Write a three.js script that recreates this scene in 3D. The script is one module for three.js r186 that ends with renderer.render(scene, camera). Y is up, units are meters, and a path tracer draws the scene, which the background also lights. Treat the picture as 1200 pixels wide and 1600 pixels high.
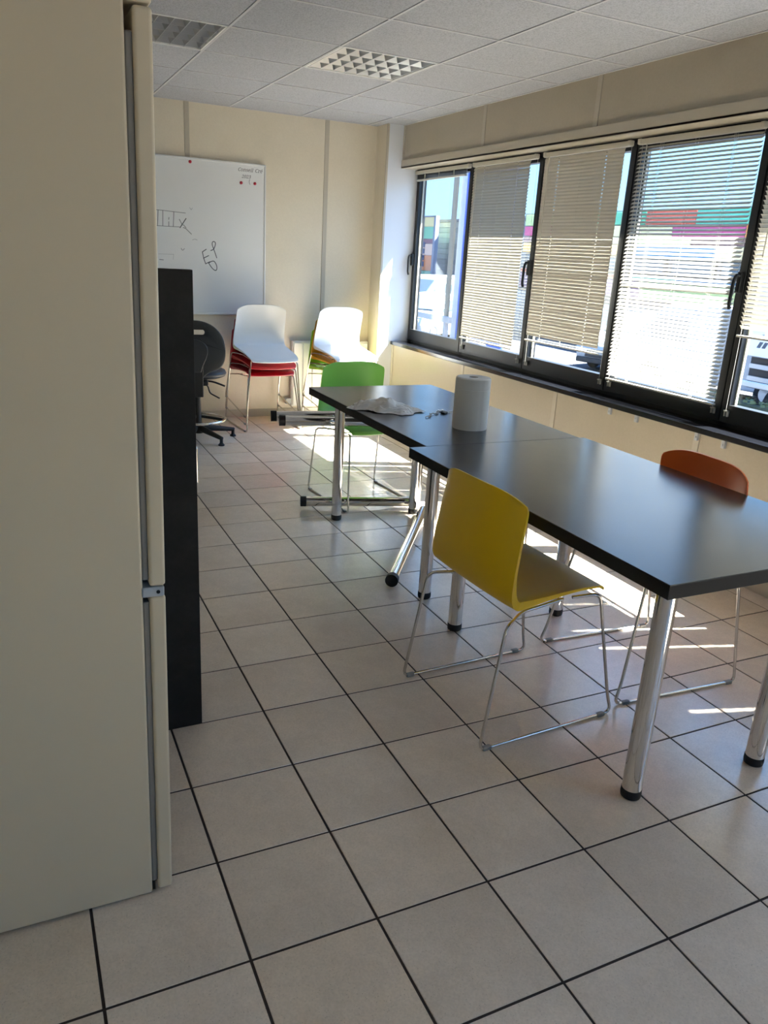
import * as THREE from 'three';
import { RoundedBoxGeometry } from 'three/addons/geometries/RoundedBoxGeometry.js';
import { mergeGeometries, toCreasedNormals } from 'three/addons/utils/BufferGeometryUtils.js';

// ---------------------------------------------------------------- camera, sky, sun, exposure
const scene = new THREE.Scene();
const camera = new THREE.PerspectiveCamera(66.762, 1200 / 1600, 0.05, 300);
camera.position.set(0, 1.5074, 0);
camera.rotation.set(-0.3207, -0.4551, 0.0585, 'YXZ');

const renderer = new THREE.WebGLRenderer({ antialias: true });
renderer.toneMapping = THREE.LinearToneMapping;
renderer.toneMappingExposure = 3.7;
renderer.shadowMap.enabled = true;
renderer.shadowMap.type = THREE.PCFSoftShadowMap;

const SKY = 0.85;
const sunDir = new THREE.Vector3(1, 1.31, 0.30).normalize();
{ // clear sky: pale at the horizon, bluer overhead
  const W = 64, H = 128, data = new Float32Array(W * H * 4);
  for (let j = 0; j < H; j++) {
    const el = ((j + 0.5) / H - 0.5) * Math.PI, s = Math.max(0, Math.sin(el)), k = Math.pow(s, 0.55);
    for (let i = 0; i < W; i++) {
      const o = (j * W + i) * 4, az = ((i + 0.5) / W - 0.5) * 2 * Math.PI, g = Math.acos(Math.min(1, Math.cos(el) * (Math.cos(az) * sunDir.x + Math.sin(az) * sunDir.z) + Math.sin(el) * sunDir.y));
      // brightening of a clear sky around the sun, as in the CIE clear-sky formula
      const below = el < 0 ? 0.45 : 1 + 10 * (Math.exp(-3 * g) - 0.009) + 0.45 * Math.cos(g) ** 2;
      data[o] = (0.29 + (0.12 - 0.29) * k) * below; data[o + 1] = (0.53 + (0.31 - 0.53) * k) * below; data[o + 2] = (0.76 + (0.78 - 0.76) * k) * below; data[o + 3] = 1;
    }
  }
  const t = new THREE.DataTexture(data, W, H, THREE.RGBAFormat, THREE.FloatType);
  t.mapping = THREE.EquirectangularReflectionMapping; t.magFilter = THREE.LinearFilter; t.needsUpdate = true;
  scene.background = t; scene.backgroundIntensity = SKY;
}
const sun = new THREE.DirectionalLight(new THREE.Color().setRGB(1.0, 0.96, 0.91), 33);
sun.position.copy(sunDir).multiplyScalar(30).add(new THREE.Vector3(3, 0, -4));
sun.target.position.set(3, 0, -4);
sun.castShadow = true; sun.shadow.mapSize.set(4096, 4096);
Object.assign(sun.shadow.camera, { left: -14, right: 14, top: 14, bottom: -14, near: 1, far: 70 });
scene.add(sun, sun.target);

// ---------------------------------------------------------------- helpers
let seed = 7;
const rnd = () => { seed = (seed + 0x6d2b79f5) | 0; let t = Math.imul(seed ^ (seed >>> 15), 1 | seed); t = (t + Math.imul(t ^ (t >>> 7), 61 | t)) ^ t; return ((t ^ (t >>> 14)) >>> 0) / 4294967296; };
const rr = (a, b) => a + (b - a) * rnd();
const V = (x, y, z) => new THREE.Vector3(x, y, z);
const names = {};
function numbered(n) { const k = names[n] = (names[n] ?? -1) + 1; return k ? `${n}_${String(k).padStart(3, '0')}` : n; }
function shade(o) { o.castShadow = true; o.receiveShadow = true; return o; }
function thing(name, label, category, pos = [0, 0, 0], turn = 0, group) {
  const o = new THREE.Group(); o.name = numbered(name); o.position.set(...pos); o.rotation.y = turn;
  o.userData = { label, category }; if (group) o.userData.group = group;
  scene.add(o); return o;
}
function single(name, geo, mat, label, category, group) {
  const o = shade(new THREE.Mesh(geo, mat)); o.name = numbered(name); o.userData = { label, category }; if (group) o.userData.group = group;
  scene.add(o); return o;
}
function struct(name) { const o = new THREE.Group(); o.name = name; o.userData = { kind: 'structure' }; scene.add(o); return o; }
function part(parent, name, geo, mat, pos, rot, label) {
  const o = shade(new THREE.Mesh(geo, mat)); o.name = numbered(name);
  if (pos) o.position.set(...pos); if (rot) o.rotation.set(...rot); if (label) o.userData.label = label;
  parent.add(o); return o;
}
function box(x0, x1, y0, y1, z0, z1) { const g = new THREE.BoxGeometry(Math.abs(x1 - x0), Math.abs(y1 - y0), Math.abs(z1 - z0)); g.translate((x0 + x1) / 2, (y0 + y1) / 2, (z0 + z1) / 2); return g; }
function rbox(x0, x1, y0, y1, z0, z1, r = 0.004, s = 2) { const g = new RoundedBoxGeometry(Math.abs(x1 - x0), Math.abs(y1 - y0), Math.abs(z1 - z0), s, r); g.translate((x0 + x1) / 2, (y0 + y1) / 2, (z0 + z1) / 2); return g; }
function cylBetween(a, b, r, seg = 16, r2 = r) {
  const d = b.clone().sub(a), g = new THREE.CylinderGeometry(r2, r, d.length(), seg);
  g.applyQuaternion(new THREE.Quaternion().setFromUnitVectors(V(0, 1, 0), d.clone().normalize()));
  g.translate((a.x + b.x) / 2, (a.y + b.y) / 2, (a.z + b.z) / 2); return g;
}
function merge(list) { return mergeGeometries(list.map((g) => (g.index ? g.toNonIndexed() : g)).map((g) => { const h = new THREE.BufferGeometry(); for (const k of ['position', 'normal', 'uv']) h.setAttribute(k, g.attributes[k]); return h; })); }
// a bent rod: straight runs joined by rounded corners
function rod(pts, r, bend = 0.04, seg = 8) {
  const path = new THREE.CurvePath(); let prev = pts[0];
  for (let i = 1; i < pts.length; i++) {
    if (i === pts.length - 1) { path.add(new THREE.LineCurve3(prev, pts[i])); break; }
    const a = pts[i - 1], p = pts[i], c = pts[i + 1], la = p.distanceTo(a), lc = p.distanceTo(c), b = Math.min(bend, la * 0.48, lc * 0.48);
    const p1 = p.clone().lerp(a, b / la), p2 = p.clone().lerp(c, b / lc);
    path.add(new THREE.LineCurve3(prev, p1)); path.add(new THREE.QuadraticBezierCurve3(p1, p, p2)); prev = p2;
  }
  return new THREE.TubeGeometry(path, Math.max(24, pts.length * 20), r, seg);
}
// textures
function hash(x, y, s) { let h = Math.imul(x, 374761393) ^ Math.imul(y, 668265263) ^ Math.imul(s, 2147483647 - 91); h = Math.imul(h ^ (h >>> 13), 1274126177); return ((h ^ (h >>> 16)) >>> 0) / 4294967296; }
function vnoise(x, y, per, s) { // tileable value noise
  const xi = Math.floor(x), yi = Math.floor(y), fx = x - xi, fy = y - yi, u = fx * fx * (3 - 2 * fx), v = fy * fy * (3 - 2 * fy), m = (a) => ((a % per) + per) % per;
  const a = hash(m(xi), m(yi), s), b = hash(m(xi + 1), m(yi), s), c = hash(m(xi), m(yi + 1), s), d = hash(m(xi + 1), m(yi + 1), s);
  return a + (b - a) * u + (c - a) * v + (a - b - c + d) * u * v;
}
function tex(n, fn, srgb = true) {
  const d = new Uint8Array(n * n * 4);
  for (let y = 0; y < n; y++) for (let x = 0; x < n; x++) { const c = fn(x / n, y / n, x, y), o = (y * n + x) * 4; for (let k = 0; k < 3; k++) d[o + k] = Math.max(0, Math.min(255, c[k])); d[o + 3] = 255; }
  const t = new THREE.DataTexture(d, n, n, THREE.RGBAFormat); t.wrapS = t.wrapT = THREE.RepeatWrapping; t.magFilter = THREE.LinearFilter; t.minFilter = THREE.LinearMipmapLinearFilter; t.generateMipmaps = true;
  if (srgb) t.colorSpace = THREE.SRGBColorSpace; t.needsUpdate = true; return t;
}
const grey = (v) => [v, v, v];
// box projection of uv in metres (scale = texture size in metres)
function uvBox(g, scale = 1, ox = 0, oy = 0) {
  const p = g.attributes.position, n = g.attributes.normal, uv = new Float32Array(p.count * 2);
  for (let i = 0; i < p.count; i++) {
    const ax = Math.abs(n.getX(i)), ay = Math.abs(n.getY(i)), az = Math.abs(n.getZ(i));
    const [u, v] = ay >= ax && ay >= az ? [p.getX(i), p.getZ(i)] : ax >= az ? [p.getZ(i), p.getY(i)] : [p.getX(i), p.getY(i)];
    uv[i * 2] = u / scale + ox; uv[i * 2 + 1] = v / scale + oy;
  }
  g.setAttribute('uv', new THREE.BufferAttribute(uv, 2)); return g;
}
const std = (o) => new THREE.MeshStandardMaterial(o);
const phys = (o) => new THREE.MeshPhysicalMaterial(o);
const css = (c) => new THREE.Color(c);

// ---------------------------------------------------------------- materials
const tTile = tex(512, (u, v, x, y) => {
  const b = vnoise(u * 6, v * 6, 6, 1) * 8 + vnoise(u * 24, v * 24, 24, 2) * 6 + vnoise(u * 170, v * 170, 170, 3) * 12, h = hash(x, y, 9);
  const sp = h > 0.9965 ? -60 : h > 0.985 ? -20 : 0; return [219 + b + sp, 203 + b + sp, 185 + b + sp];
});
const tTileR = tex(256, (u, v) => grey(54 + vnoise(u * 9, v * 9, 9, 5) * 11 + vnoise(u * 60, v * 60, 60, 6) * 5), false);
const M = {};
M.tiles = ['#ffffff', '#f8f6f3', '#fbf8f2', '#f3f2f0'].map((c) => phys({ map: tTile, roughnessMap: tTileR, color: css(c), roughness: 0.9, ior: 1.68 }));
M.grout = std({ color: css('#3a2f29'), roughness: 0.95 });
const tWall = tex(256, (u, v, x, y) => { const b = vnoise(u * 5, v * 5, 5, 11) * 5 + vnoise(u * 90, v * 90, 90, 12) * 4 + hash(x, y, 3) * 3; return [217 + b, 207 + b, 187 + b]; });
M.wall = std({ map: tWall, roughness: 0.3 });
M.wallWindowShade = std({ map: tWall, color: css('#cdcbc7'), roughness: 0.34 });  // same panelling as the end wall, its shade put into a darker colour
M.strip = std({ color: css('#bcb4a4'), roughness: 0.4 });
M.pillar = std({ color: css('#dfe3ea'), roughness: 0.45 });
M.plaster = std({ color: css('#d9d2c2'), roughness: 0.85 });
const tCeil = tex(512, (u, v, x, y) => { const n = vnoise(u * 120, v * 120, 120, 21) * 0.6 + vnoise(u * 230, v * 230, 230, 22) * 0.4; const b = n > 0.6 ? -16 : n < 0.33 ? 6 : 0; return [171 + b + hash(x, y, 4) * 8, 173 + b + hash(x, y, 4) * 8, 180 + b + hash(x, y, 4) * 8]; });
const tCeilB = tex(512, (u, v) => grey(255 * Math.min(1, Math.max(0, 1.35 - 1.2 * (vnoise(u * 120, v * 120, 120, 21) * 0.6 + vnoise(u * 230, v * 230, 230, 22) * 0.4)))), false);
M.ceilTile = std({ map: tCeil, bumpMap: tCeilB, bumpScale: 0.0008, roughness: 0.95 });
M.runner = std({ color: css('#bfc0c3'), roughness: 0.5 });
M.blackMetal = std({ color: css('#0d0e10'), roughness: 0.42 });
M.sill = std({ color: css('#0f1014'), roughness: 0.18 });
M.glass = phys({ color: css('#f4f8f8'), transmission: 1, thickness: 0, roughness: 0, ior: 1.5 });
M.slat = std({ color: css('#c3beb2'), roughness: 0.45, side: THREE.DoubleSide });
M.rail = std({ color: css('#bfbbb0'), roughness: 0.4 });
M.cord = std({ color: css('#c9c5ba'), roughness: 0.8 });
M.chrome = std({ color: new THREE.Color().setRGB(0.72, 0.71, 0.70), metalness: 1, roughness: 0.09 });
M.rodChrome = std({ color: new THREE.Color().setRGB(0.62, 0.60, 0.57), metalness: 1, roughness: 0.2 });
M.rubber = std({ color: css('#121214'), roughness: 0.6 });
const tTop = tex(512, (u, v, x, y) => { const b = vnoise(u * 8, v * 8, 8, 31) * 9 + vnoise(u * 40, v * 14, 40, 32) * 6 + hash(x, y, 7) * 5; return [54 + b, 53 + b, 52 + b]; });
const tTopR = tex(256, (u, v) => grey(60 + vnoise(u * 7, v * 7, 7, 33) * 8 + vnoise(u * 50, v * 20, 50, 34) * 5), false);
M.top = std({ map: tTop, roughnessMap: tTopR, roughness: 0.9 });
M.topEdge = std({ color: css('#0e0d0d'), roughness: 0.8 });
const tPanel = tex(512, (u, v, x, y) => { const b = vnoise(u * 5, v * 5, 5, 41) * 12 + vnoise(u * 20, v * 20, 20, 42) * 10 + vnoise(u * 90, v * 90, 90, 43) * 7 + hash(x, y, 8) * 4; return [9 + b, 7 + b, 5 + b]; });
M.panel = std({ map: tPanel, roughness: 0.8 });
M.fridge = std({ color: css('#dccdb2'), roughness: 0.34 });
M.gasket = std({ color: css('#8d8a85'), roughness: 0.7 });
M.hinge = std({ color: css('#b6bcc2'), roughness: 0.4 });
M.dark = std({ color: css('#0e0e0f'), roughness: 0.8 });
const plastic = (c) => std({ color: css(c), roughness: 0.38 });
M.enamel = std({ color: css('#f1f1ee'), roughness: 0.4 });
M.louver = std({ color: new THREE.Color().setRGB(0.6, 0.61, 0.63), metalness: 0.9, roughness: 0.3 });
M.tube = std({ color: css('#eceeee'), roughness: 0.3 });

// ---------------------------------------------------------------- room
const HC = 2.573, ZE = -6.97, XL = -0.55, XP = 3.28, XW = 3.45, ZR = 2.4;

// floor: every tile near the camera's view a piece of its own
{
  const floor = struct('floor');
  part(floor, 'grout_bed', box(XL - 0.2, 3.6, -0.25, -0.0018, ZR + 0.2, ZE - 0.25), M.grout);
  const sx = 0.31, sz = 0.313968, gx0 = 0.3684, gz0 = -1.9204, gap = 0.006;
  function tileGeo(w, d, ou, ov) { // top face with a small chamfer all round
    const b = 0.0012, h = 0.0022, X = w / 2, Z = d / 2, x = X - b, z = Z - b, pos = [], uv = [];
    const q = (...p) => { for (const k of [0, 1, 2, 0, 2, 3]) { pos.push(...p[k]); uv.push(p[k][0] / 0.62 + ou, p[k][2] / 0.62 + ov); } };
    q([-x, 0, z], [x, 0, z], [x, 0, -z], [-x, 0, -z]);
    q([-X, -h, Z], [X, -h, Z], [x, 0, z], [-x, 0, z]); q([X, -h, -Z], [-X, -h, -Z], [-x, 0, -z], [x, 0, -z]);
    q([X, -h, Z], [X, -h, -Z], [x, 0, -z], [x, 0, z]); q([-X, -h, -Z], [-X, -h, Z], [-x, 0, z], [-x, 0, -z]);
    const g = new THREE.BufferGeometry(); g.setAttribute('position', new THREE.Float32BufferAttribute(pos, 3)); g.setAttribute('uv', new THREE.Float32BufferAttribute(uv, 2)); g.computeVertexNormals(); return g;
  }
  const shared = Array.from({ length: 8 }, () => tileGeo(sx - gap, sz - gap, rnd(), rnd()));
  const rest = [];
  for (let i = -4; i < 12; i++) for (let j = -17; j < 18; j++) {
    const x0 = Math.max(XL, gx0 + i * sx + gap / 2), x1 = Math.min(XP, gx0 + (i + 1) * sx - gap / 2), z1 = Math.min(ZR, gz0 - j * sz - gap / 2), z0 = Math.max(ZE, gz0 - (j + 1) * sz + gap / 2);
    if (x1 - x0 < 0.02 || z1 - z0 < 0.02) continue;
    const whole = Math.abs(x1 - x0 - (sx - gap)) < 1e-4 && Math.abs(z1 - z0 - (sz - gap)) < 1e-4, cx = (x0 + x1) / 2, cz = (z0 + z1) / 2;
    const g = whole ? shared[Math.floor(rnd() * 8)] : tileGeo(x1 - x0, z1 - z0, rnd(), rnd()), y = rr(-0.0003, 0.0003), tilt = [rr(-0.0011, 0.0011), 0, rr(-0.0011, 0.0011)];
    if (cz < -0.95 && cx > -0.3) part(floor, 'floor_tile', g, M.tiles[Math.floor(rnd() * 4)], [cx, y, cz], tilt);
    else { const h = g.clone(); h.rotateX(tilt[0]); h.rotateZ(tilt[2]); h.translate(cx, y, cz); rest.push(h); }
  }
  part(floor, 'floor_tiles_out_of_view', merge(rest), M.tiles[0]).userData.kind = 'stuff';
}

// ceiling: grid runners, fibre tiles, slab above
const CX0 = 1.1685, CZ0 = -4.5325, CGX = 0.62124, CGZ = 0.63423;
{
  const ceil = struct('ceiling');
  part(ceil, 'roof_slab', box(XL - 0.3, 3.75, HC + 0.12, HC + 0.4, ZR + 0.3, ZE - 0.3), M.plaster);
  const lit = (i, j) => (j === 0 && (i === 1 || i === -1)) ;
  const t = 0.014;
  for (let i = -3; i < 5; i++) for (let j = -13; j < 5; j++) {
    if (lit(i, j)) continue;
    const x0 = Math.max(XL, CX0 + i * CGX + t / 2 + 0.0015), x1 = Math.min(XP - 0.012, CX0 + (i + 1) * CGX - t / 2 - 0.0015), z1 = Math.min(ZR, CZ0 - j * CGZ - t / 2 - 0.0015), z0 = Math.max(ZE + 0.012, CZ0 - (j + 1) * CGZ + t / 2 + 0.0015);
    if (x1 - x0 < 0.03 || z1 - z0 < 0.03) continue;
    const g = uvBox(rbox(x0, x1, HC + 0.002, HC + 0.02, z0, z1, 0.003, 1), 0.62, rnd(), rnd());
    part(ceil, 'ceiling_tile', g, M.ceilTile, [0, rr(0, 0.0012), 0]);
  }
  for (let i = -2; i < 5; i++) { const x = CX0 + i * CGX; if (x > XL && x < XP) part(ceil, 'grid_runner', box(x - t / 2, x + t / 2, HC, HC + 0.035, ZR, ZE), M.runner); }
  for (let j = -12; j < 5; j++) { const z = CZ0 - j * CGZ; if (z < ZR && z > ZE) part(ceil, 'cross_runner', box(XL, XP, HC + 0.0004, HC + 0.03, z - t / 2, z + t / 2), M.runner); }
  part(ceil, 'edge_trim', box(XL, XP, HC - 0.001, HC + 0.02, ZE, ZE + 0.014), M.runner);
  part(ceil, 'edge_trim', box(XP - 0.014, XP, HC - 0.001, HC + 0.02, ZE, ZR), M.runner);
}
// ceiling lights: recessed square fittings with aluminium louvres, switched off
function troffer(i, label) {
  const x0 = CX0 + i * CGX + 0.008, x1 = CX0 + (i + 1) * CGX - 0.008, z1 = CZ0 - 0.008, z0 = CZ0 - CGZ + 0.008, w = x1 - x0, d = z1 - z0, cx = (x0 + x1) / 2, cz = (z0 + z1) / 2;
  const o = thing('ceiling_light', label, 'ceiling light', [cx, HC, cz], 0, 'recessed louvre ceiling lights');
  const W = w / 2, D = d / 2;
  part(o, 'housing', merge([box(-W, W, 0.095, 0.1, -D, D), box(-W, -W + 0.008, 0, 0.1, -D, D), box(W - 0.008, W, 0, 0.1, -D, D), box(-W, W, 0, 0.1, -D, -D + 0.008), box(-W, W, 0, 0.1, D - 0.008, D)]), M.enamel);
  const prism = (len, half, h) => { const s = new THREE.Shape(); s.moveTo(-half, h); s.quadraticCurveTo(-half * 0.35, h * 0.45, -0.0015, 0); s.lineTo(0.0015, 0); s.quadraticCurveTo(half * 0.35, h * 0.45, half, h); s.closePath(); const g = new THREE.ExtrudeGeometry(s, { depth: len, bevelEnabled: false, curveSegments: 4 }); g.translate(0, 0, -len / 2); return g; };
  const iw = w - 0.018, id = d - 0.018, long = prism(iw, 0.04, 0.052); long.rotateY(Math.PI / 2);
  for (let k = 0; k <= 4; k++) part(o, 'long_blade', long, M.louver, [0, 0.004, -id / 2 + (id * k) / 4 * 0.94 + id * 0.03]);
  const cross = prism(id, 0.036, 0.05);
  for (let k = 0; k <= 7; k++) part(o, 'cross_blade', cross, M.louver, [-iw / 2 + iw * (0.02 + 0.96 * k / 7), 0.0045, 0]);
  for (let k = 0; k < 4; k++) part(o, 'fluorescent_tube', cylBetween(V(-iw / 2, 0, 0), V(iw / 2, 0, 0), 0.013, 12), M.tube, [0, 0.074, -id / 2 + (id * (k + 0.5)) / 4]);
  return o;
}
troffer(1, 'switched-off louvre ceiling light standing clear, wholly visible above the middle of the room');
troffer(-1, 'switched-off louvre ceiling light above the whiteboard, half hidden behind the fridge');

// end wall with its panels
{
  const w = struct('wall_back');
  part(w, 'wall_core', box(XL - 0.3, 3.48, -0.25, HC + 0.12, ZE - 0.012, ZE - 0.3), M.plaster);
  const js = [XL, 0.23, 1.44, 2.65, 3.14];
  for (let k = 0; k < 4; k++) part(w, 'wall_panel', uvBox(rbox(js[k] + 0.001, js[k + 1] - 0.001, 0, HC + 0.01, ZE - 0.012, ZE, 0.002, 1), 0.8, k * 0.3), M.wall);
  for (let k = 1; k < 4; k++) part(w, 'joint_strip', rbox(js[k] - 0.02, js[k] + 0.02, 0.07, HC, ZE - 0.004, ZE + 0.005, 0.002, 1), M.strip);
  part(w, 'skirting', rbox(XL, 3.13, 0, 0.07, ZE - 0.005, ZE + 0.01, 0.003, 1), M.strip);
  // boxed pillar in the corner beside the windows
  part(w, 'pillar_box', rbox(3.13, 3.49, 0, HC + 0.02, -6.74, ZE - 0.05, 0.004, 1), M.pillar);
  part(w, 'pillar_side_panel', box(3.122, 3.1301, 0, HC, -6.748, ZE), M.wall);
  part(w, 'corner_bead', box(3.118, 3.136, 0, HC, -6.75, -6.736), M.strip);
}
// window wall
const MZ = [-6.73, -5.765, -4.83, -3.915, -2.97, -2.03, -1.09, -0.15, 0.79, 1.73];
{
  const w = struct('wall_right');
  part(w, 'wall_core', box(3.292, 3.62, -1.25, 0.70, ZR + 0.3, -6.74), M.plaster);
  part(w, 'wall_core', box(3.292, 3.62, 2.235, HC + 0.12, ZR + 0.3, -6.74), M.plaster);
  part(w, 'wall_core', box(XP, 3.62, 0.70, 2.235, ZR + 0.3, MZ[9]), M.wall);
  part(w, 'wall_core', box(3.44, 3.49, -1.25, HC + 0.3, -6.74, -7.3), M.plaster);
  const pj = [ZR, 2.05, 0.8, -0.45, -1.70, -2.955, -4.195, -5.42, -6.74], qj = [ZR, 2.21, 0.94, -0.33, -1.60, -2.87, -4.14, -5.41, -6.74];
  for (let k = 0; k < 8; k++) {
    part(w, 'wall_panel', uvBox(rbox(XP, 3.294, 0, 0.695, pj[k + 1] + 0.001, pj[k] - 0.001, 0.002, 1), 0.8, k * 0.37), M.wallWindowShade);
    part(w, 'upper_panel', uvBox(rbox(XP, 3.294, 2.24, HC + 0.01, qj[k + 1] + 0.001, qj[k] - 0.001, 0.002, 1), 0.8, k * 0.41), M.wallWindowShade);
    if (k) {
      part(w, 'joint_strip', rbox(XP - 0.005, XP + 0.003, 0.07, 0.695, pj[k] - 0.02, pj[k] + 0.02, 0.002, 1), M.strip);
      part(w, 'joint_strip', rbox(XP - 0.005, XP + 0.003, 2.29, HC, qj[k] - 0.02, qj[k] + 0.02, 0.002, 1), M.strip);
    }
  }
  part(w, 'skirting', rbox(XP - 0.01, XP + 0.005, 0, 0.07, -6.74, ZR, 0.003, 1), M.strip);
  part(w, 'joint_strip', rbox(XP - 0.005, XP + 0.003, 0.07, 0.695, -6.74, -6.70, 0.002, 1), M.strip);
  part(w, 'joint_strip', rbox(XP - 0.006, XP + 0.003, 2.24, HC, -6.739, -6.71, 0.002, 1), M.strip);
  part(w, 'lintel_trim', rbox(XP - 0.012, 3.43, 2.228, 2.244, -6.739, ZR, 0.003, 1), M.strip);
  part(w, 'lintel_trim', rbox(XP - 0.012, XP + 0.004, 2.228, 2.295, -6.739, ZR, 0.003, 1), M.strip);
  part(w, 'window_sill', rbox(3.258, 3.44, 0.696, 0.728, -6.739, 1.73, 0.004, 2), M.sill);
  part(w, 'outer_sill', box(3.5, 3.68, 0.70, 0.735, -6.739, 1.73), M.blackMetal);
  for (const z of [-3.64, -3.41, -2.95, -2.77]) part(w, 'sill_clip', merge([rbox(3.262, 3.279, 0.655, 0.697, z - 0.011, z + 0.011, 0.002, 1), cylBetween(V(3.257, 0.672, z), V(3.265, 0.672, z), 0.006, 10)]), M.hinge);
  part(w, 'roof_eave', box(3.6, 4.26, 2.81, 3.0, ZR + 0.6, -8.2), M.plaster);
}
{ // walls behind and beside the camera
  const l = struct('wall_left'); part(l, 'wall_panel', uvBox(box(XL - 0.3, XL, -0.25, HC + 0.12, ZR + 0.3, ZE - 0.3), 0.8), M.wall);
  const f = struct('wall_front'), a = 1.5, b = 2.9; // behind the camera: an unseen window, added to light the fridge side and near floor
  part(f, 'wall_panel', uvBox(merge([box(XL - 0.3, a, -0.25, HC + 0.12, ZR, ZR + 0.2), box(b, 3.6, -0.25, HC + 0.12, ZR, ZR + 0.2), box(a, b, -0.25, 0.85, ZR, ZR + 0.2), box(a, b, 2.2, HC + 0.12, ZR, ZR + 0.2)]), 0.8), M.wall);
  const w = struct('window_10'), m = (a + b) / 2;
  part(w, 'window_frame', merge([box(a, a + 0.05, 0.85, 2.2, ZR + 0.06, ZR + 0.12), box(b - 0.05, b, 0.85, 2.2, ZR + 0.06, ZR + 0.12), box(m - 0.03, m + 0.03, 0.85, 2.2, ZR + 0.06, ZR + 0.12), box(a, b, 0.85, 0.9, ZR + 0.06, ZR + 0.12), box(a, b, 2.15, 2.2, ZR + 0.06, ZR + 0.12)]), M.blackMetal);
  for (const [p, q] of [[a + 0.05, m - 0.03], [m + 0.03, b - 0.05]]) part(w, 'pane', box(p, q, 0.9, 2.15, ZR + 0.085, ZR + 0.091), M.glass);
}
// windows; the last three, beside the camera, are unseen and added for light
function curveHandle(z, y, side) {
  return merge([rbox(3.405, 3.432, y - 0.045, y + 0.06, z - 0.014, z + 0.014, 0.005, 2), rod([V(3.42, y + 0.035, z), V(3.385, y + 0.045, z), V(3.378, y + 0.01, z + side * 0.004), V(3.377, y - 0.1, z + side * 0.006), V(3.385, y - 0.125, z + side * 0.006)], 0.0095, 0.03, 10)]);
}
for (let k = 0; k < 9; k++) {
  const za = MZ[k], zb = MZ[k + 1], w = struct(`window_${k + 1}`), f = 0.02, s = 0.046;
  part(w, 'window_frame', merge([box(3.45, 3.52, 0.728, 2.235, za, za + f), box(3.45, 3.52, 0.728, 2.235, zb - f, zb), box(3.45, 3.52, 2.2, 2.235, za, zb), box(3.45, 3.52, 0.728, 0.775, za, zb), box(3.425, 3.451, 2.205, 2.232, za, zb)]), M.blackMetal);
  const a = za + 0.004, b = zb - 0.004;
  part(w, 'sash', merge([rbox(3.43, 3.49, 0.75, 2.222, a, a + s, 0.003, 1), rbox(3.43, 3.49, 0.75, 2.222, b - s, b, 0.003, 1), rbox(3.4305, 3.4895, 0.75, 0.845, a + s - 0.004, b - s + 0.004, 0.003, 1), rbox(3.4305, 3.4895, 2.165, 2.222, a + s - 0.004, b - s + 0.004, 0.003, 1)]), M.blackMetal);
  part(w, 'pane', box(3.458, 3.464, 0.83, 2.18, a + s - 0.01, b - s + 0.01), M.glass);
  part(w, 'glazing_bead', merge([box(3.4645, 3.4795, 0.845, 2.165, a + s, a + s + 0.008), box(3.4645, 3.4795, 0.845, 2.165, b - s - 0.008, b - s)]), M.strip);
  if (k === 0) part(w, 'window_handle', curveHandle(za + 0.026, 1.46, 1), M.blackMetal);
  if (k === 1 || k === 3) part(w, 'window_handle', curveHandle(zb - 0.024, 1.46, -1), M.blackMetal);
}

// ---------------------------------------------------------------- venetian blinds
const BX = 3.402;
function slatGeo(len, tilt, holes) {
  const c = 0.025, crown = 0.0019, N = 4, zs = [0, ...holes.flatMap((h) => [h - 0.0075, h + 0.0075]), len], pos = [], uv = [], idx = [];
  for (let a = 0; a < zs.length; a++) for (let k = 0; k <= N; k++) {
    const ks = [-1, -0.16, 0, 0.16, 1], t = ks[k], w = t * c / 2, h = crown * (1 - t * t);
    pos.push(w * Math.cos(tilt) - h * Math.sin(tilt), w * Math.sin(tilt) + h * Math.cos(tilt), zs[a]); uv.push(k / N, zs[a]);
  }
  for (let a = 0; a < zs.length - 1; a++) for (let k = 0; k < N; k++) {
    if (a % 2 === 1 && (k === 1 || k === 2)) continue; // cord hole punched through the slat
    const p = a * (N + 1) + k, q = p + N + 1; idx.push(p, q, p + 1, p + 1, q, q + 1);
  }
  const g = new THREE.BufferGeometry(); g.setAttribute('position', new THREE.Float32BufferAttribute(pos, 3)); g.setAttribute('uv', new THREE.Float32BufferAttribute(uv, 2)); g.setIndex(idx); g.computeVertexNormals(); return g;
}
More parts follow.
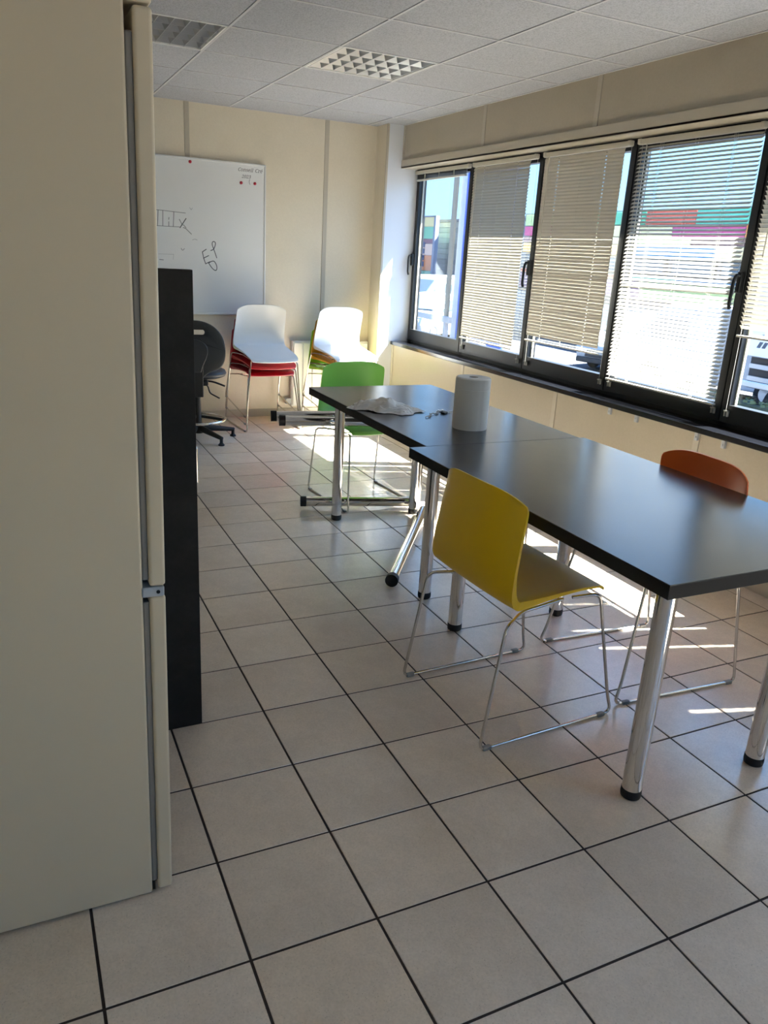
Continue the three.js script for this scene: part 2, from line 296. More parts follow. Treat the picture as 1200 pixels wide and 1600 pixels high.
function blind(label, z0, z1, yTop, yBot, tiltDeg, opt = {}) {
  const o = thing('venetian_blind', label, 'blind', [BX, 0, z0], 0, 'venetian blinds on the window sashes'), len = z1 - z0, tilt = tiltDeg * Math.PI / 180;
  const hl = opt.head ?? len + 0.06;
  part(o, 'head_rail', merge([rbox(-0.016, 0.013, yTop - 0.03, yTop, -0.005, hl, 0.003, 1), rbox(-0.019, 0.014, yTop - 0.026, yTop + 0.002, -0.009, 0.018, 0.003, 1), rbox(-0.019, 0.014, yTop - 0.026, yTop + 0.002, hl - 0.02, hl + 0.004, 0.003, 1)]), M.rail);
  const holes = [len * 0.2, len * 0.8], pitch = 0.0213;
  if (opt.raised) {
    const g = slatGeo(len, 0.02, holes);
    for (let k = 0; k < 16; k++) part(o, 'slat', g, M.slat, [0, yTop - 0.036 - k * 0.0021, rr(-0.002, 0.002)]);
    part(o, 'bottom_rail', rbox(-0.013, 0.013, yTop - 0.083, yTop - 0.071, 0, len, 0.003, 1), M.rail);
    for (const h of [...holes, len * 0.5]) part(o, 'ladder_cord', merge([box(-0.0145, -0.0135, yTop - 0.08, yTop - 0.03, h - 0.006, h + 0.006)]), M.cord);
    return o;
  }
  const g = slatGeo(len, tilt, holes), y1 = yTop - 0.045, n = Math.floor((y1 - yBot - 0.012) / pitch);
  for (let k = 0; k < n; k++) {
    const y = y1 - k * pitch, s = part(o, 'slat', g, M.slat, [0, y, rr(-0.0012, 0.0012)], [rr(-0.0006, 0.0006), rr(-0.0006, 0.0006), rr(-0.025, 0.025)]);
    if (opt.bent === k) s.rotation.set(-0.012, 0, 0.14);
  }
  part(o, 'bottom_rail', rbox(-0.013, 0.013, yBot, yBot + 0.011, -0.004, len + 0.004, 0.003, 1), M.rail);
  const dx = 0.0128 * Math.cos(tilt);
  for (const h of [...holes, len * 0.5]) {
    const list = [box(-dx - 0.0006, -dx + 0.0006, yBot + 0.008, yTop - 0.03, h - 0.0006, h + 0.0006), box(dx - 0.0006, dx + 0.0006, yBot + 0.008, yTop - 0.03, h + 0.0014, h + 0.0026)];
    part(o, 'ladder_cord', merge(list), M.cord);
  }
  for (const h of holes) part(o, 'lift_cord', box(-0.0007, 0.0007, yBot + 0.008, yTop - 0.03, h - 0.0007, h + 0.0007), M.cord);
  part(o, 'tilt_wand', cylBetween(V(-0.023, yTop - 0.03, len * 0.09), V(-0.026, yTop - 0.62, len * 0.09), 0.0028, 8), M.cord);
  for (const z of [0.004, hl - 0.012]) {
    part(o, 'guide_wire', box(0.0118, 0.0132, 0.81, yTop - 0.02, z - 0.0007, z + 0.0007), M.cord);
    part(o, 'hold_down_bracket', merge([box(0.008, 0.026, 0.812, 0.818, z - 0.012, z + 0.012), box(0.014, 0.026, 0.785, 0.818, z - 0.012, z - 0.006), box(0.014, 0.026, 0.785, 0.818, z + 0.006, z + 0.012)]), M.rail);
  }
  return o;
}
blind('venetian blind pulled fully up above the leftmost window', -6.672, -5.83, 2.213, 0.9, 0, { raised: true });
blind('closed beige blind nearest the raised one, its lower half striped by sun', -5.70, -4.945, 2.213, 0.875, 66, { head: 0.83 });
blind('tightly closed grey-beige blind, third window from the left', -4.775, -3.985, 2.213, 0.965, 84, { head: 0.84 });
blind('half-open blind hanging down to the sill, coloured shop panels visible through its slats', -3.86, -3.0, 2.213, 0.83, 34, { head: 0.86, bent: 36 });
blind('whitish blind cut by the right edge of the photo, stopping halfway down the window', -2.925, -2.09, 2.213, 1.20, -46);
blind('closed blind of the nearest window, outside the photo', -1.98, -1.15, 2.213, 0.83, -62);
blind('lowered blind of the first unseen window added for light beside the camera, outside the photo', -1.05, -0.21, 2.213, 0.83, -30);
blind('raised blind of the second unseen window added for light beside the camera, outside the photo', -0.11, 0.73, 2.213, 0.83, 0, { raised: true });
blind('lowered blind of the third unseen window added for light, behind the camera, outside the photo', 0.83, 1.67, 2.213, 0.83, -62);

// ---------------------------------------------------------------- chairs
function shellGeo() {
  // centre line of the shell from the front lip of the seat to the top of the back: x, y, half width, edge lead x, edge lift y, thickness
  const P = [[0.224, 0.464, 0.200, -0.016, 0.004, 0.006], [0.206, 0.477, 0.210, -0.014, 0.005, 0.008], [0.16, 0.484, 0.216, -0.008, 0.006, 0.009], [0.06, 0.483, 0.220, -0.003, 0.008, 0.012], [-0.06, 0.474, 0.226, 0, 0.008, 0.020], [-0.14, 0.467, 0.231, 0.001, 0.007, 0.030], [-0.185, 0.470, 0.234, 0.003, 0.004, 0.037], [-0.214, 0.50, 0.235, 0.008, 0.0, 0.028], [-0.234, 0.57, 0.232, 0.026, 0, 0.014], [-0.240, 0.65, 0.228, 0.042, -0.002, 0.010], [-0.234, 0.73, 0.225, 0.046, -0.007, 0.009], [-0.224, 0.79, 0.223, 0.044, -0.018, 0.008], [-0.218, 0.825, 0.221, 0.040, -0.028, 0.007], [-0.216, 0.843, 0.217, 0.036, -0.034, 0.006]];
  const cur = (k) => new THREE.CatmullRomCurve3(P.map((p, i) => V(p[k], p[k + 1], p[k + 2]))), A = cur(0), B = cur(3), nv = 56, nu = 22;
  const inn = [], out = [];
  for (let i = 0; i <= nv; i++) {
    const t = i / nv, a = A.getPoint(t), b = B.getPoint(t), tg = A.getTangent(t), nl = Math.hypot(tg.x, tg.y), n = [tg.y / nl, -tg.x / nl]; // outward side: below the seat, behind the back
    for (let j = 0; j <= nu; j++) {
      const u = (j / nu) * 2 - 1, u2 = u * u, rim = Math.min(1, (1 - Math.abs(u)) * 7 + 0.25);
      const au = Math.abs(u), x = a.x + b.x * (i / nv > 0.5 ? au ** 2.7 : u2), y = a.y + b.y * (i / nv > 0.5 ? au ** 4.2 : au ** 3 * 1.25), z = a.z * u, th = Math.max(0.005, b.z * (0.8 + 0.2 * rim));
      inn.push([x, y, z]); out.push([x - n[0] * -th, y + n[1] * th, z * 1.0]);
    }
  }
  const nx = nu + 1, pos = [], idx = [];
  for (const p of inn) pos.push(...p); for (const p of out) pos.push(...p);
  const O = inn.length, q = (a, b, c, d) => idx.push(a, b, c, a, c, d);
  for (let i = 0; i < nv; i++) for (let j = 0; j < nu; j++) { const a = i * nx + j, b = a + 1, c = a + nx + 1, d = a + nx; q(a, b, c, d); q(O + a, O + d, O + c, O + b); }
  for (let i = 0; i < nv; i++) { const a = i * nx, b = a + nx; q(a, b, O + b, O + a); const c = i * nx + nu, d = c + nx; q(c, O + c, O + d, d); }
  for (let j = 0; j < nu; j++) { q(j, O + j, O + j + 1, j + 1); const a = nv * nx + j; q(a, a + 1, O + a + 1, O + a); }
  const g = new THREE.BufferGeometry(); g.setAttribute('position', new THREE.Float32BufferAttribute(pos, 3)); g.setIndex(idx);
  const uv = new Float32Array(pos.length / 3 * 2); for (let i = 0; i < uv.length / 2; i++) { uv[2 * i] = pos[3 * i + 2]; uv[2 * i + 1] = pos[3 * i + 1] + pos[3 * i]; } g.setAttribute('uv', new THREE.BufferAttribute(uv, 2));
  g.computeVertexNormals(); const h = toCreasedNormals(g, 0.9); return h;
}
const SHELL = shellGeo();
const sledGeo = (s) => rod([V(0.10, 0.448, s * 0.17), V(0.19, 0.462, s * 0.206), V(0.262, 0.08, s * 0.241), V(0.284, 0.0062, s * 0.247), V(-0.285, 0.0062, s * 0.250), V(-0.218, 0.425, s * 0.236), V(-0.12, 0.436, s * 0.18), V(0.06, 0.448, s * 0.17)], 0.0058, 0.03, 10);
const SLED = { 1: sledGeo(1), '-1': sledGeo(-1) };
const CROSS = rod([V(0.05, 0.446, -0.175), V(0.05, 0.446, 0.175)], 0.005, 0.02, 8), CROSS2 = rod([V(-0.1, 0.437, -0.182), V(-0.1, 0.437, 0.182)], 0.005, 0.02, 8);
const GLIDE = rbox(-0.016, 0.016, 0, 0.0135, -0.0085, 0.0085, 0.003, 1);
const glideMat = std({ color: css('#8b8a86'), roughness: 0.5 });
function chair(label, color, pos, fwd, stackIndex = 0) {
  const turn = Math.atan2(-fwd[1], fwd[0]);
  const o = thing('stacking_chair', label, 'chair', pos, turn, 'stackable plastic chairs with wire sled legs');
  if (stackIndex) { o.rotation.z = -0.085 * stackIndex; o.position.y += 0.083 * stackIndex; }
  part(o, 'seat_shell', SHELL, plastic(color));
  for (const s of [1, -1]) {
    part(o, 'sled_leg', SLED[s], M.rodChrome);
    for (const x of [0.235, -0.255]) part(o, 'floor_glide', GLIDE, glideMat, [x, 0.0, s * 0.249]);
  }
  part(o, 'cross_bar', CROSS, M.rodChrome); part(o, 'cross_bar', CROSS2, M.rodChrome);
  return o;
}
chair('bright yellow plastic chair seen from behind, drawn up to the near table', '#e8be0a', [1.528, 0, -2.035], [0.9985, -0.052]);
chair('orange plastic chair on the window side of the near table', '#e86c2c', [2.165, 0, -2.065], [-0.9986, -0.053]);
chair('green plastic chair behind the far table, its backrest rising above the tabletop', '#7dc050', [1.985, 0, -4.40], [0.09, 0.995]);
const S1 = [1.983, 0, -6.614], F1 = [0.069, 0.997], S2 = [2.71, 0, -6.59], F2 = [0.12, 0.993];
chair('lower of the two red chairs, at the bottom of the stack under the whiteboard corner', '#a80f1f', S1, F1, 0);
chair('upper of the two red chairs, directly beneath the white chair of the left stack', '#b01022', S1, F1, 1);
chair('white chair topping the left stack, with red chairs below it', '#e9e8e4', S1, F1, 2);
chair('lime green chair at the bottom of the stack in front of the radiator', '#84b81e', S2, F2, 0);
chair('ochre yellow chair in the middle of the stack in front of the radiator', '#bd8a12', S2, F2, 1);
chair('white chair topping the right stack, its seat caught by the sun', '#cbcac8', S2, F2, 2);

// ---------------------------------------------------------------- tables
const TT = 0.762, TH = 0.042;
function table(label, x0, x1, z0, z1, legs) {
  const cx = (x0 + x1) / 2, cz = (z0 + z1) / 2, o = thing('dining_table', label, 'table', [cx, 0, cz], 0, 'dark laminate tables pushed together');
  const X = (x1 - x0) / 2, Z = (z1 - z0) / 2;
  part(o, 'tabletop', uvBox(rbox(-X, X, TT - 0.003, TT, -Z, Z, 0.001, 1), 1.1, cz), M.top);
  part(o, 'edge_band', rbox(-X + 0.0005, X - 0.0005, TT - TH, TT - 0.0028, -Z + 0.0005, Z - 0.0005, 0.002, 1), M.topEdge);
  for (const [x, z] of legs) {
    const l = part(o, 'table_leg', cylBetween(V(0, 0.03, 0), V(0, TT - TH, 0), 0.0295, 36), M.chrome, [x - cx, 0, z - cz]);
    part(l, 'foot_cap', new THREE.LatheGeometry([[0, 0], [0.024, 0], [0.0295, 0.004], [0.031, 0.014], [0.0302, 0.032], [0.026, 0.033]].map((p) => new THREE.Vector2(...p)), 32), M.rubber);
    part(l, 'mounting_plate', new THREE.CylinderGeometry(0.05, 0.05, 0.006, 24), M.chrome, [0, TT - TH - 0.003, 0]);
  }
  return o;
}
table('near dark laminate table, its sharp corner pointing at the camera', 1.44, 2.335, -2.745, -1.295, [[1.575, -1.42], [2.075, -1.40], [1.617, -2.555], [2.135, -2.535]]);
table('far dark laminate table carrying the crumpled paper and keys', 1.522, 2.312, -4.178, -2.748, [[1.645, -2.885], [1.66, -4.03], [2.16, -4.01], [2.15, -2.88]]);
// folded chrome frame kept under the far table
{
  const o = thing('table_frame', 'loose chrome tube frame with black end caps lying under the far table', 'table frame', [2.21, 0, -4.02]);
  const L = (p) => V(p[0] - 2.21, p[1], p[2] + 4.02), cap = (a, b) => { const d = b.clone().sub(a).normalize(), g = cylBetween(a.clone().addScaledVector(d, -0.022), a.clone().addScaledVector(d, 0.012), 0.0315, 28); return g; };
  const post = part(o, 'upright', cylBetween(L([2.21, 0.03, -4.06]), L([2.21, 0.64, -4.06]), 0.022, 24), M.chrome);
  for (const [a, b] of [[[1.545, 0.0455, -4.275], [2.185, 0.0455, -4.095]], [[1.56, 0.0325, -3.055], [2.2, 0.0325, -3.95]], [[1.405, 0.551, -4.28], [2.19, 0.545, -4.11]], [[1.378, 0.562, -4.36], [2.2, 0.585, -4.14]]]) {
    const t = part(o, 'frame_tube', cylBetween(L(a), L(b), 0.0295, 32), M.chrome); part(t, 'end_cap', cap(L(a), L(b)), M.rubber);
  }
}
// paper roll
{
  const o = thing('paper_roll', 'thick white paper towel roll standing on the dark table', 'paper roll', [1.90, TT, -3.035]);
  const pts = [[0.021, 0.234], [0.03, 0.2365], [0.074, 0.2355], [0.0795, 0.231], [0.0805, 0.222], [0.0805, 0.185], [0.0795, 0.184], [0.0805, 0.183], [0.0815, 0.01], [0.0795, 0], [0.021, 0]].map((p) => new THREE.Vector2(...p));
  const paper = std({ color: css('#d9d8d4'), roughness: 0.92, bumpMap: tex(256, (u, v, x, y) => grey(128 + 60 * (vnoise(u * 40, v * 40, 40, 51) - 0.5) + 50 * Math.sin(u * 120))), bumpScale: 0.0002 });
  const g = new THREE.LatheGeometry(pts.reverse(), 56); part(o, 'rolled_paper', toCreasedNormals(g, 0.6), paper);
  part(o, 'cardboard_core', new THREE.CylinderGeometry(0.021, 0.021, 0.23, 28, 1, true), std({ color: css('#9a8466'), roughness: 0.9, side: THREE.DoubleSide }), [0, 0.116, 0]);
}
// crumpled paper
{
  const nx = 40, nz = 26, g = new THREE.PlaneGeometry(0.34, 0.20, nx, nz); g.rotateX(-Math.PI / 2); const p = g.attributes.position;
  for (let i = 0; i < p.count; i++) {
    const x = p.getX(i), z = p.getZ(i), u = x / 0.17, v = z / 0.10;
    let y = 0.004 + 0.030 * Math.max(0, 1 - (u + 0.25) ** 2 * 2.2 - v * v * 0.8) + 0.026 * Math.max(0, 1 - (u - 0.25) ** 2 * 3 - (v + 0.2) ** 2);
    const n1 = Math.abs(vnoise((x + 1) * 24 + z * 9, (z + 1) * 30 - x * 12, 999, 61) - 0.5), n2 = Math.abs(vnoise((x + 1) * 60 - z * 20, (z + 1) * 55, 999, 62) - 0.5);
    y += 0.030 * n1 + 0.012 * n2; const edge = Math.max(Math.abs(u), Math.abs(v)); if (edge > 0.8) y *= 1 - (edge - 0.8) * 3.2;
    p.setXYZ(i, x * (1 - 0.12 * v) + 0.01 * Math.sin(v * 5), Math.max(0.002, y), z * (1 - 0.15 * u) + 0.012 * Math.sin(u * 7));
  }
  g.computeVertexNormals();
  const o = single('crumpled_paper', toCreasedNormals(g.toNonIndexed(), 0.25), std({ color: css('#dcd8d2'), roughness: 0.9, side: THREE.DoubleSide }), 'crumpled sheet of white paper lying at the edge of the far table', 'paper');
  o.position.set(1.675, TT, -3.50); o.rotation.y = -0.82 + 1.57 * 0; o.rotation.y = Math.atan2(-0.30, 0.25) + 0.05; o.rotation.y = -0.87;
}
// keys on a chain
{
  const o = thing('keys', 'bunch of keys on a thin chain between the paper and the roll', 'keys', [1.90, TT, -3.35]);
  const steel = std({ color: new THREE.Color().setRGB(0.35, 0.34, 0.33), metalness: 1, roughness: 0.35 });
  const links = []; for (let k = 0; k < 16; k++) { const g = new THREE.TorusGeometry(0.0065, 0.0014, 6, 12); g.rotateX(Math.PI / 2 + (k % 2 ? 0.5 : -0.4)); g.rotateY(0.8); g.translate(-0.095 + k * 0.0105, 0.005, 0.07 - k * 0.0085 + 0.012 * Math.sin(k * 0.9)); links.push(g); }
  part(o, 'chain', merge(links), steel);
  const ring = new THREE.TorusGeometry(0.014, 0.0016, 8, 24); ring.rotateX(Math.PI / 2); part(o, 'key_ring', ring, steel, [0.055, 0.003, -0.045]);
  const keyShape = new THREE.Shape(); keyShape.absellipse(0, 0, 0.011, 0.011, 0, Math.PI * 2); const hole = new THREE.Path(); hole.absellipse(-0.004, 0, 0.003, 0.003, 0, Math.PI * 2); keyShape.holes.push(hole);
  const blade = new THREE.Shape(); blade.moveTo(0.009, -0.004); [[0.02, -0.004], [0.022, -0.002], [0.025, -0.005], [0.028, -0.002], [0.032, -0.005], [0.038, 0], [0.034, 0.004], [0.009, 0.004]].forEach((q) => blade.lineTo(...q));
  const kg = merge([new THREE.ExtrudeGeometry(keyShape, { depth: 0.002, bevelEnabled: false, curveSegments: 10 }), new THREE.ExtrudeGeometry(blade, { depth: 0.002, bevelEnabled: false })]); kg.rotateX(-Math.PI / 2);
  for (const [x, z, a] of [[0.062, -0.06, 0.9], [0.05, -0.02, -0.7], [0.075, -0.035, 0.1]]) part(o, 'key', kg, steel, [x, 0.002 + a * 0.001, z], [0, a, 0]);
  part(o, 'key_fob', rbox(-0.02, 0.02, 0, 0.008, -0.012, 0.012, 0.003, 2), M.rubber, [0.045, 0.001, -0.005], [0, 0.6, 0]);
}

// ---------------------------------------------------------------- fridge (leans very slightly, as its uneven feet leave it)
{
  const o = thing('fridge', 'tall white fridge freezer filling the left edge, seen from its side', 'fridge', [0.20, 0, -1.56]); o.rotation.z = -0.0115;
  part(o, 'cabinet', rbox(-0.62, 0, 0.006, 1.94, -0.60, 0, 0.006, 2), M.fridge);
  part(o, 'plinth', box(-0.55, 0.008, 0.004, 0.05, -0.585, -0.012), M.dark);
  part(o, 'top_cap', rbox(-0.62, 0.046, 1.888, 1.945, -0.6, 0.0005, 0.005, 2), M.fridge);
  const up = part(o, 'upper_door', rbox(0.0135, 0.047, 0.812, 1.884, -0.6, 0.001, 0.007, 3), M.fridge), low = part(o, 'lower_door', rbox(0.0135, 0.047, 0.012, 0.788, -0.6, 0.001, 0.007, 3), M.fridge);
  part(up, 'door_gasket', rbox(0.0, 0.0142, 0.825, 1.845, -0.588, -0.006, 0.004, 2), M.gasket);
  part(low, 'door_gasket', rbox(0.0, 0.0142, 0.034, 0.775, -0.588, -0.006, 0.004, 2), M.gasket);
  const h = part(o, 'hinge_bracket', rbox(-0.002, 0.044, 0.789, 0.811, -0.07, 0.0025, 0.003, 2), M.hinge);
  part(h, 'hinge_pin', cylBetween(V(0.031, 0.8005, 0.0015), V(0.031, 0.8005, 0.0045), 0.004, 12), M.dark);
}
// tall dark cabinet behind it
{
  const o = thing('tall_cabinet', 'tall black laminate end panel of a cabinet standing just behind the fridge', 'cabinet', [0.26, 0, -2.233]);
  part(o, 'end_panel', uvBox(rbox(-0.21, 0.209, 0, 1.436, -0.032, 0, 0.0015, 1), 0.9), M.panel);
  part(o, 'carcass', uvBox(rbox(-0.21, 0.185, 0.06, 1.375, -0.40, -0.0325, 0.0015, 1), 0.9), M.panel);
  part(o, 'top_board', uvBox(rbox(-0.21, 0.205, 1.375, 1.40, -0.41, -0.0325, 0.0015, 1), 0.9), M.panel);
  part(o, 'plinth', box(-0.2, 0.165, 0, 0.06, -0.39, -0.0325), M.dark);
  const d = part(o, 'door', uvBox(rbox(0.1855, 0.203, 0.065, 1.37, -0.398, -0.036, 0.0015, 1), 0.9), M.panel);
  part(d, 'handle', rod([V(0.203, 0.8, -0.08), V(0.225, 0.8, -0.08), V(0.225, 0.92, -0.08), V(0.203, 0.92, -0.08)], 0.005, 0.012), M.chrome);
}

// ---------------------------------------------------------------- workshop swivel chair
{
  const o = thing('swivel_chair', 'black swivel work chair with foot ring behind the cabinet panel', 'chair', [1.32, 0, -6.20], -0.12);
  const blk = std({ color: css('#19191b'), roughness: 0.5 }), seatM = std({ color: css('#2c2e36'), roughness: 0.42 });
  for (let k = 0; k < 5; k++) {
    const a = -0.235 + k * Math.PI * 2 / 5, c = Math.cos(a), s = Math.sin(a), g = [];
    const arm = new THREE.CylinderGeometry(0.016, 0.03, 0.29, 10); arm.scale(1, 1, 0.8); arm.rotateZ(-Math.PI / 2 - 0.13); arm.translate(0.16, 0.075, 0); g.push(arm);
    const l = part(o, 'base_arm', arm, blk, [0, 0, 0], [0, -a, 0]);
    part(l, 'floor_glide', new THREE.LatheGeometry([[0, 0], [0.024, 0], [0.026, 0.006], [0.02, 0.014], [0.013, 0.022], [0.013, 0.055], [0.017, 0.064], [0, 0.07]].map((p) => new THREE.Vector2(...p)), 20), blk, [0.295, 0, 0]);
  }
  part(o, 'hub', new THREE.LatheGeometry([[0, 0.05], [0.04, 0.05], [0.045, 0.07], [0.042, 0.12], [0.03, 0.14], [0.03, 0.2], [0, 0.2]].map((p) => new THREE.Vector2(...p)), 24), blk);
  part(o, 'gas_column', merge([cylBetween(V(0, 0.2, 0), V(0, 0.36, 0), 0.026, 20), cylBetween(V(0, 0.36, 0), V(0, 0.47, 0), 0.014, 16)]), blk);
  const ring = new THREE.TorusGeometry(0.215, 0.012, 10, 56); ring.rotateX(Math.PI / 2);
  const r = part(o, 'foot_ring', ring, M.chrome, [0, 0.165, 0]);
  for (let k = 0; k < 3; k++) { const a = 0.3 + k * 2.094; part(r, 'ring_spoke', cylBetween(V(0.02 * Math.cos(a), 0.02, 0.02 * Math.sin(a)), V(0.21 * Math.cos(a), 0, 0.21 * Math.sin(a)), 0.011, 10), blk); }
  part(o, 'tilt_mechanism', rbox(-0.07, 0.07, 0.455, 0.50, -0.09, 0.17, 0.012, 2), blk);
  const seat = new THREE.LatheGeometry([[0, 0], [0.17, 0.0], [0.2, 0.012], [0.212, 0.035], [0.2, 0.058], [0.16, 0.066], [0, 0.06]].map((p) => new THREE.Vector2(...p)), 40); seat.scale(1, 1, 0.95);
  part(o, 'seat', seat, seatM, [0.02, 0.498, -0.03]);
  part(o, 'lever', rod([V(0.04, 0.475, 0.02), V(0.12, 0.47, 0.05), V(0.21, 0.435, 0.05)], 0.0075, 0.03), blk);
  part(o, 'lever', rod([V(0.03, 0.46, 0.08), V(0.07, 0.45, 0.10), V(0.085, 0.39, 0.11), V(0.16, 0.35, 0.12)], 0.006, 0.02), blk);
  part(o, 'back_upright', merge([rbox(-0.045, 0.028, 0.375, 0.66, 0.185, 0.215, 0.008, 2), rbox(-0.03, 0.02, 0.44, 0.475, 0.08, 0.2, 0.008, 2)]), blk);
  // backrest: rounded shell with a slot handle
  const sh = new THREE.Shape(); sh.moveTo(-0.16, -0.17); sh.bezierCurveTo(-0.25, -0.12, -0.25, 0.02, -0.21, 0.09); sh.bezierCurveTo(-0.15, 0.18, -0.05, 0.185, 0, 0.185); sh.bezierCurveTo(0.05, 0.185, 0.15, 0.18, 0.21, 0.09); sh.bezierCurveTo(0.25, 0.02, 0.25, -0.12, 0.16, -0.13); sh.bezierCurveTo(0.10, -0.145, 0.09, -0.16, 0.06, -0.185); sh.lineTo(-0.06, -0.185); sh.bezierCurveTo(-0.09, -0.18, -0.12, -0.17, -0.16, -0.17);
  const slot = new THREE.Path(); slot.moveTo(-0.07, 0.092); slot.absarc(0.07, 0.116, 0.024, -Math.PI / 2, Math.PI / 2, false); slot.absarc(-0.07, 0.116, 0.024, Math.PI / 2, Math.PI * 1.5, false); sh.holes.push(slot);
  const bg = new THREE.ExtrudeGeometry(sh, { depth: 0.02, bevelEnabled: true, bevelSize: 0.008, bevelThickness: 0.008, bevelSegments: 3, curveSegments: 16 }); const bp = bg.attributes.position;
  for (let i = 0; i < bp.count; i++) bp.setZ(i, bp.getZ(i) + 0.5 * bp.getX(i) ** 2 * -1); bg.computeVertexNormals();
  bg.scale(1, 1.12, 1); part(o, 'backrest', toCreasedNormals(bg, 0.7), blk, [-0.04, 0.735, 0.175], [-0.06, 0, 0]);
  const pg = new THREE.Shape(); pg.moveTo(-0.05, -0.13); pg.lineTo(0.05, -0.13); pg.bezierCurveTo(0.07, -0.05, 0.11, -0.02, 0.10, 0.04); pg.bezierCurveTo(0.09, 0.09, 0.03, 0.1, 0, 0.1); pg.bezierCurveTo(-0.03, 0.1, -0.09, 0.09, -0.10, 0.04); pg.bezierCurveTo(-0.11, -0.02, -0.07, -0.05, -0.05, -0.13);
  part(o, 'back_cover', new THREE.ExtrudeGeometry(pg, { depth: 0.012, bevelEnabled: true, bevelSize: 0.008, bevelThickness: 0.01, bevelSegments: 3, curveSegments: 14 }), std({ color: css('#27272a'), roughness: 0.4 }), [-0.045, 0.705, 0.205], [-0.06, 0, 0]);
}

// ---------------------------------------------------------------- whiteboard, magnets, radiator
{
  const o = thing('whiteboard', 'large whiteboard with faint marker sketches on the end wall', 'whiteboard', [1.185, 1.54, ZE]);
  const c = document.createElement('canvas'); c.width = 1440; c.height = 980; const x = c.getContext('2d'); x.fillStyle = '#e4e6e8'; x.fillRect(0, 0, 1440, 980);
  const px = (p) => [720 + (p[0] / 1.81) * 1440, 490 - (p[1] / 1.232) * 980];
  const line = (pts, w = 3.4, col = '#4b4d55', curve = false) => { x.strokeStyle = col; x.lineWidth = w; x.lineCap = x.lineJoin = 'round'; x.beginPath(); const q = pts.map(px); x.moveTo(...q[0]); if (curve) { for (let i = 1; i < q.length - 1; i++) x.quadraticCurveTo(...q[i], (q[i][0] + q[i + 1][0]) / 2, (q[i][1] + q[i + 1][1]) / 2); x.lineTo(...q[q.length - 1]); } else q.slice(1).forEach((p) => x.lineTo(...p)); x.stroke(); };
  const dim = '#74767d', faint = '#a9abb1';
  line([[-0.1, 0.206], [-0.014, 0.203], [0.046, 0.201], [0.129, 0.197], [0.226, 0.193]], 3, dim); line([[-0.1, 0.08], [0.086, 0.081], [0.174, 0.082]], 3, dim);
  for (const v of [[[0.005, 0.201], [-0.004, 0.084]], [[0.042, 0.201], [0.038, 0.082]], [[0.131, 0.197], [0.123, 0.081]], [[0.09, 0.15], [0.088, 0.135]], [[0.088, 0.117], [0.087, 0.083]], [[-0.05, 0.2], [-0.052, 0.083]]]) line(v, 4, dim);
  line([[0.174, 0.141], [0.199, 0.097]], 4, dim); line([[0.229, 0.151], [0.178, 0.076]], 5); line([[0.206, 0.101], [0.227, 0.079]], 4, dim); line([[0.205, 0.08], [0.227, 0.071], [0.271, 0.031]], 4, dim);
  line([[0.393, -0.083], [0.36, -0.106], [0.371, -0.158], [0.386, -0.201], [0.424, -0.182]], 5); line([[0.369, -0.156], [0.413, -0.133]], 5);
  line([[0.482, -0.148], [0.46, -0.084], [0.442, -0.041], [0.448, -0.018], [0.465, -0.016], [0.475, -0.03], [0.466, -0.061], [0.455, -0.082], [0.432, -0.091]], 5, '#4b4d55', true);
  line([[0.412, -0.193], [0.45, -0.167], [0.475, -0.193], [0.486, -0.232], [0.473, -0.258], [0.439, -0.234], [0.412, -0.193]], 5, '#4b4d55', true);
  line([[0.183, -0.085], [0.189, -0.1], [0.2, -0.101], [0.21, -0.086]], 3, dim, true); line([[0.262, 0.238], [0.271, 0.223]], 3, faint); line([[0.283, 0.237], [0.275, 0.222]], 3, faint); line([[0.279, -0.014], [0.297, -0.004], [0.319, -0.013]], 3, faint, true);
  line([[-0.004, -0.14], [0.119, -0.137], [0.116, -0.179]], 2, faint); line([[0.003, -0.184], [0.034, -0.185]], 4, dim); line([[0.771, 0.496], [0.763, 0.48], [0.773, 0.458]], 3, dim, true);
  x.fillStyle = '#55565c'; const write = (s, p, size) => { x.save(); x.translate(...px(p)); x.rotate(0.0); x.transform(1, 0, -0.25, 1, 0, 0); x.font = `${size}px serif`; x.fillText(s, 0, 0); x.restore(); };
  write('Conseil', [0.668, 0.556], 30); write('Cré', [0.815, 0.556], 32); write('2023', [0.70, 0.504], 28);
  const t = new THREE.CanvasTexture(c); t.colorSpace = THREE.SRGBColorSpace; t.anisotropy = 8;
  part(o, 'board_core', rbox(-0.905, 0.905, -0.616, 0.616, 0.001, 0.019, 0.002, 1), M.enamel);
  part(o, 'writing_surface', new THREE.PlaneGeometry(1.81, 1.232), std({ map: t, roughness: 0.16 }), [0, 0, 0.0195]);
  const alu = std({ color: new THREE.Color().setRGB(0.72, 0.73, 0.74), metalness: 0.6, roughness: 0.4 });
  for (const g of [rbox(-0.91, 0.91, 0.606, 0.622, 0.002, 0.027, 0.003, 1), rbox(-0.91, 0.91, -0.622, -0.606, 0.002, 0.027, 0.003, 1), rbox(-0.911, -0.897, -0.62, 0.62, 0.002, 0.0265, 0.003, 1), rbox(0.897, 0.911, -0.62, 0.62, 0.002, 0.0265, 0.003, 1)]) part(o, 'frame_rail', g, alu);
  part(o, 'pen_tray', rbox(-0.25, 0.2, -0.632, -0.624, 0.002, 0.07, 0.003, 1), alu);
  const red = std({ color: css('#b01532'), roughness: 0.35 }), mg = new THREE.LatheGeometry([[0, 0], [0.0125, 0], [0.0125, 0.005], [0.011, 0.0085], [0, 0.0095]].map((p) => new THREE.Vector2(...p)), 24); mg.rotateX(Math.PI / 2);
